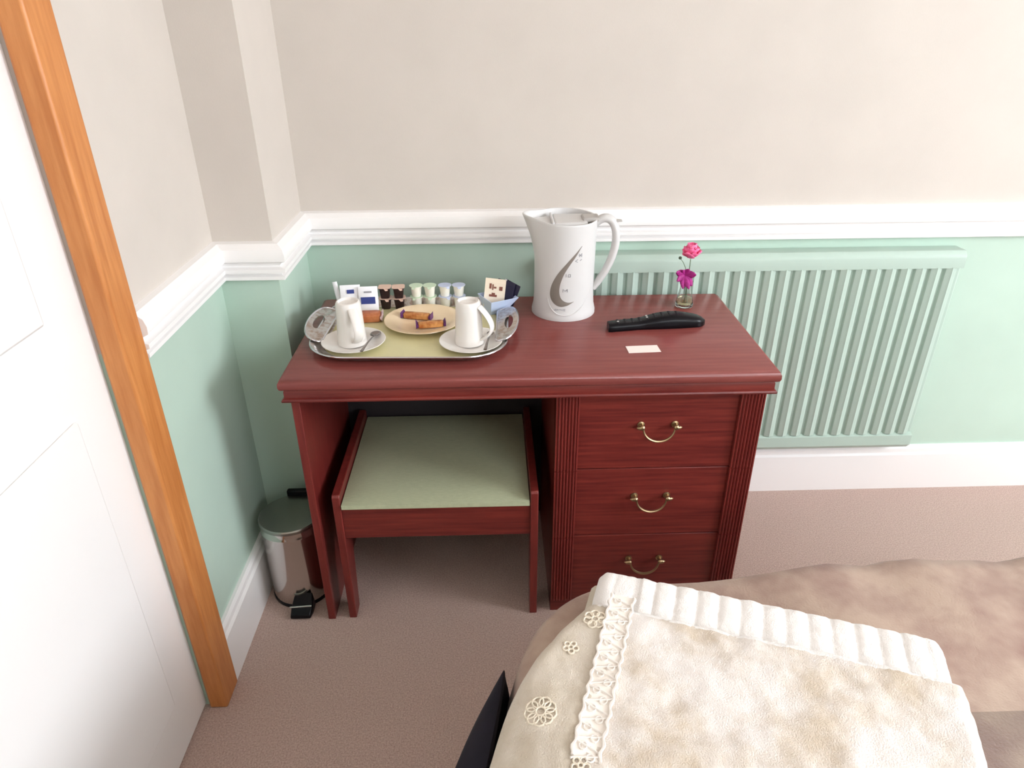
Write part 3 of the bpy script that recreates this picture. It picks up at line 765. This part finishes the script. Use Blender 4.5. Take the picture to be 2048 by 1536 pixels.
# folds and quilting of the spread seen at the right
# ------------------------------------------------------------------ towels folded on the bed
O = Vector((.655, -.547, 0)); U = Vector((.945, -.327, 0)); V = Vector((-.327, -.945, 0))
def tw(u, v, z): return O+U*u+V*v+Vector((0, 0, z))
def fz(p, s, a): return a*noise.noise(Vector(p)*s)
def towel(name, label, uL, uR, v0, v1, z0, z1, layers, m, nu=60, nv=50, fuzz=.0016, top=None, ribs=0.0, loc=(.8, -.8, .5)):
    e = thing(name, label, 'towel', tuple(loc))
    th = (z1-z0)
    rings = []
    for j in range(nv+1):
        t = j/nv; v = v0+(v1-v0)*t
        # rounded far and near edges
        ed = min(1.0, math.sqrt(max(0, 1-max(0, 1-t*(v1-v0)/(th*.5))**2)))
        ed = min(ed, math.sqrt(max(0, 1-max(0, 1-(1-t)*(v1-v0)/(th*.5))**2)))
        ed = max(ed, .03)
        a, b = (uL(v) if callable(uL) else uL), uR
        sec = []
        zc = (z0+z1)/2
        for i in range(nu+1):
            u = a+(b-a)*i/nu
            dz = top(u, v) if top else 0
            sec.append((u, zc+(th/2+dz)*ed))
        for k in range(layers):
            for q in range(1, 5):
                ang = pi*q/5
                zz = z1-th*(k+(1-cos(ang))/2)/layers
                sec.append((b+th/layers*.5*sin(ang)*ed, zc+(zz-zc)*ed))
        for i in range(9, -1, -1):
            sec.append((a+(b-a)*i/9, zc-th/2*ed))
        for k in range(layers-1, -1, -1):
            for q in range(4, 0, -1):
                ang = pi*q/5
                zz = z1-th*(k+(1-cos(ang))/2)/layers
                sec.append((a-th/layers*.5*sin(ang)*ed, zc+(zz-zc)*ed))
        rg = []
        for (u, z) in sec:
            p = tw(u, v, z)
            droop = max(0.0, .545-p.x)
            p.z -= droop*droop*4.0
            nrm = fz(p, 130, fuzz)+fz(p, 35, fuzz*1.5)
            p += Vector((nrm*.5, nrm*.5, nrm))
            rg.append(p)
        rings.append(rg)
    mb = MB().loft(rings)
    if isinstance(m, list):
        for q, f in enumerate(mb.f):
            c = sum((Vector(mb.v[i]) for i in f), Vector())/len(f)-O
            u, v = c.dot(U), c.dot(V)
            mb.m[q] = 2 if (v < .026 and u > -.03) else (1 if u < .0 else 0)
    obj('towelling', mb, m, e, smooth=80)
    return e
uLf = lambda v: -.028-.082*sin(min(1, max(0, v)/.26)*pi/2)
towel('beige_hand_towel', 'beige folded towel at the bottom of the towel pile', lambda v: uLf(v)+.006 if v > .03 else -.040, .48, -.098, .63, .523, .557, 1, TOWB, nu=40, nv=60, loc=(.76, -.82, .523))
RB = .0335
def ribtop(u, v):
    k = (u+.012)/RB
    return .004*abs(sin(pi*k))**.6*(1.0 if u > .03 else .4) - .004
towel('white_ribbed_towel', 'white folded towel with ribbed border under the cream towel', -.018, .46, -.085, .012, .558, .606, 1, TOWW, nu=170, nv=40, top=ribtop, fuzz=.0008, loc=(.87, -.59, .558))
def ctop(u, v):
    return .004*noise.noise(Vector((u*9, v*9, 3)))+.0025*noise.noise(Vector((u*24, v*24, 8)))
ct = towel('cream_bath_towel', 'large cream towel with white lace band on top of the pile', lambda v: uLf(v)+.014, .47, .006, .62, .559, .624, 2, [TOWC, TOWL, TOWW], nu=90, nv=110, top=ctop, fuzz=.0018, loc=(.76, -.85, .559))
def surf(u, v, lift=.002):
    p = tw(u, v, .624+ctop(u, v)*1.0+lift)
    d = max(0.0, .545-p.x); p.z -= d*d*4.0
    return p
lb = MB()
for uu in (-.009, .026):
    lb.tube([surf(uu+.0015*sin(k*1.1), .0+.285*k/70) for k in range(71)], [.0023+.0006*sin(k*1.7) for k in range(71)], 6)
for k in range(20):
    v0 = .006+.0142*k
    lb.tube([surf(-.009+.035*(.5-.5*cos(pi*i/8)), v0+.0142*(i/8 if k % 2 == 0 else 1-i/8)) for i in range(9)], .0015, 5)
    cu = .0085+.006*(1 if k % 2 else -1)
    lb.tube([surf(cu+.0052*cos(2*pi*i/10), v0+.007+.0052*sin(2*pi*i/10), .0018) for i in range(10)], .0013, 5, closed=True)
obj('lace_band', lb, LACE, ct)
bb = MB().grid(lambda a, b: surf(-.010+.037*a, .285*b, .0012), 6, 60)
obj('ribbon', bb, mat('sheer_ribbon', (244, 238, 230), 0.8), ct)
for (cu, cv, rr, cnt) in ((-.062, .235, .022, 9), (-.024, .06, .018, 7), (-.048, .12, .012, 5), (.005, .295, .012, 5)):
    mo = MB()
    for k in range(cnt):
        a = 2*pi*k/cnt
        px, pv = cu+rr*.62*cos(a), cv+rr*.62*sin(a)
        mo.tube([surf(px+rr*.36*cos(2*pi*i/9), pv+rr*.36*sin(2*pi*i/9), .0014) for i in range(9)], .0014, 5, closed=True)
    mo.tube([surf(cu+rr*.3*cos(2*pi*i/9), cv+rr*.3*sin(2*pi*i/9), .0014) for i in range(9)], .0014, 5, closed=True)
    obj('embroidered_motif', mo, MOTIF, ct)

# ------------------------------------------------------------------ navy cloth beside the bed
nv_ = thing('navy_garment', 'dark navy cloth garment hanging against the bedside at bottom', 'garment', (.40, -.75, 0))
Rt = smoothpath([(.474, -.533, .452), (.470, -.60, .478), (.456, -.70, .492), (.436, -.82, .50), (.425, -.98, .50)])
Lt = smoothpath([(.472, -.537, .445), (.434, -.605, .440), (.398, -.685, .435), (.360, -.80, .43), (.338, -.96, .43)])
nr = []
for k, (p, q) in enumerate(zip(Rt, Lt)):
    p, q = Vector(p), Vector(q); t = k/(len(Rt)-1)
    mid = (p+q)/2+Vector((0, 0, .014*min(1, t*4)))
    low = max(.03, .40-1.6*t)
    o1 = q+Vector((-.004, 0, -.03)); o2 = Vector((q.x+.006+.008*sin(k*1.3), q.y, max(low, .05)))
    i2 = Vector((q.x+.016+.008*sin(k*1.3), q.y, max(low, .05))); i1 = q+Vector((.012, 0, -.04)) if t > .02 else q+Vector((.002, 0, -.01))
    pin = p+Vector((.002, 0, -.03*min(1, t*5)-.002))
    nr.append([p, mid, q, o1, o2, i2, i1, pin])
obj('cloth', MB().loft(nr), NAVY, nv_, smooth=70, subsurf=1)
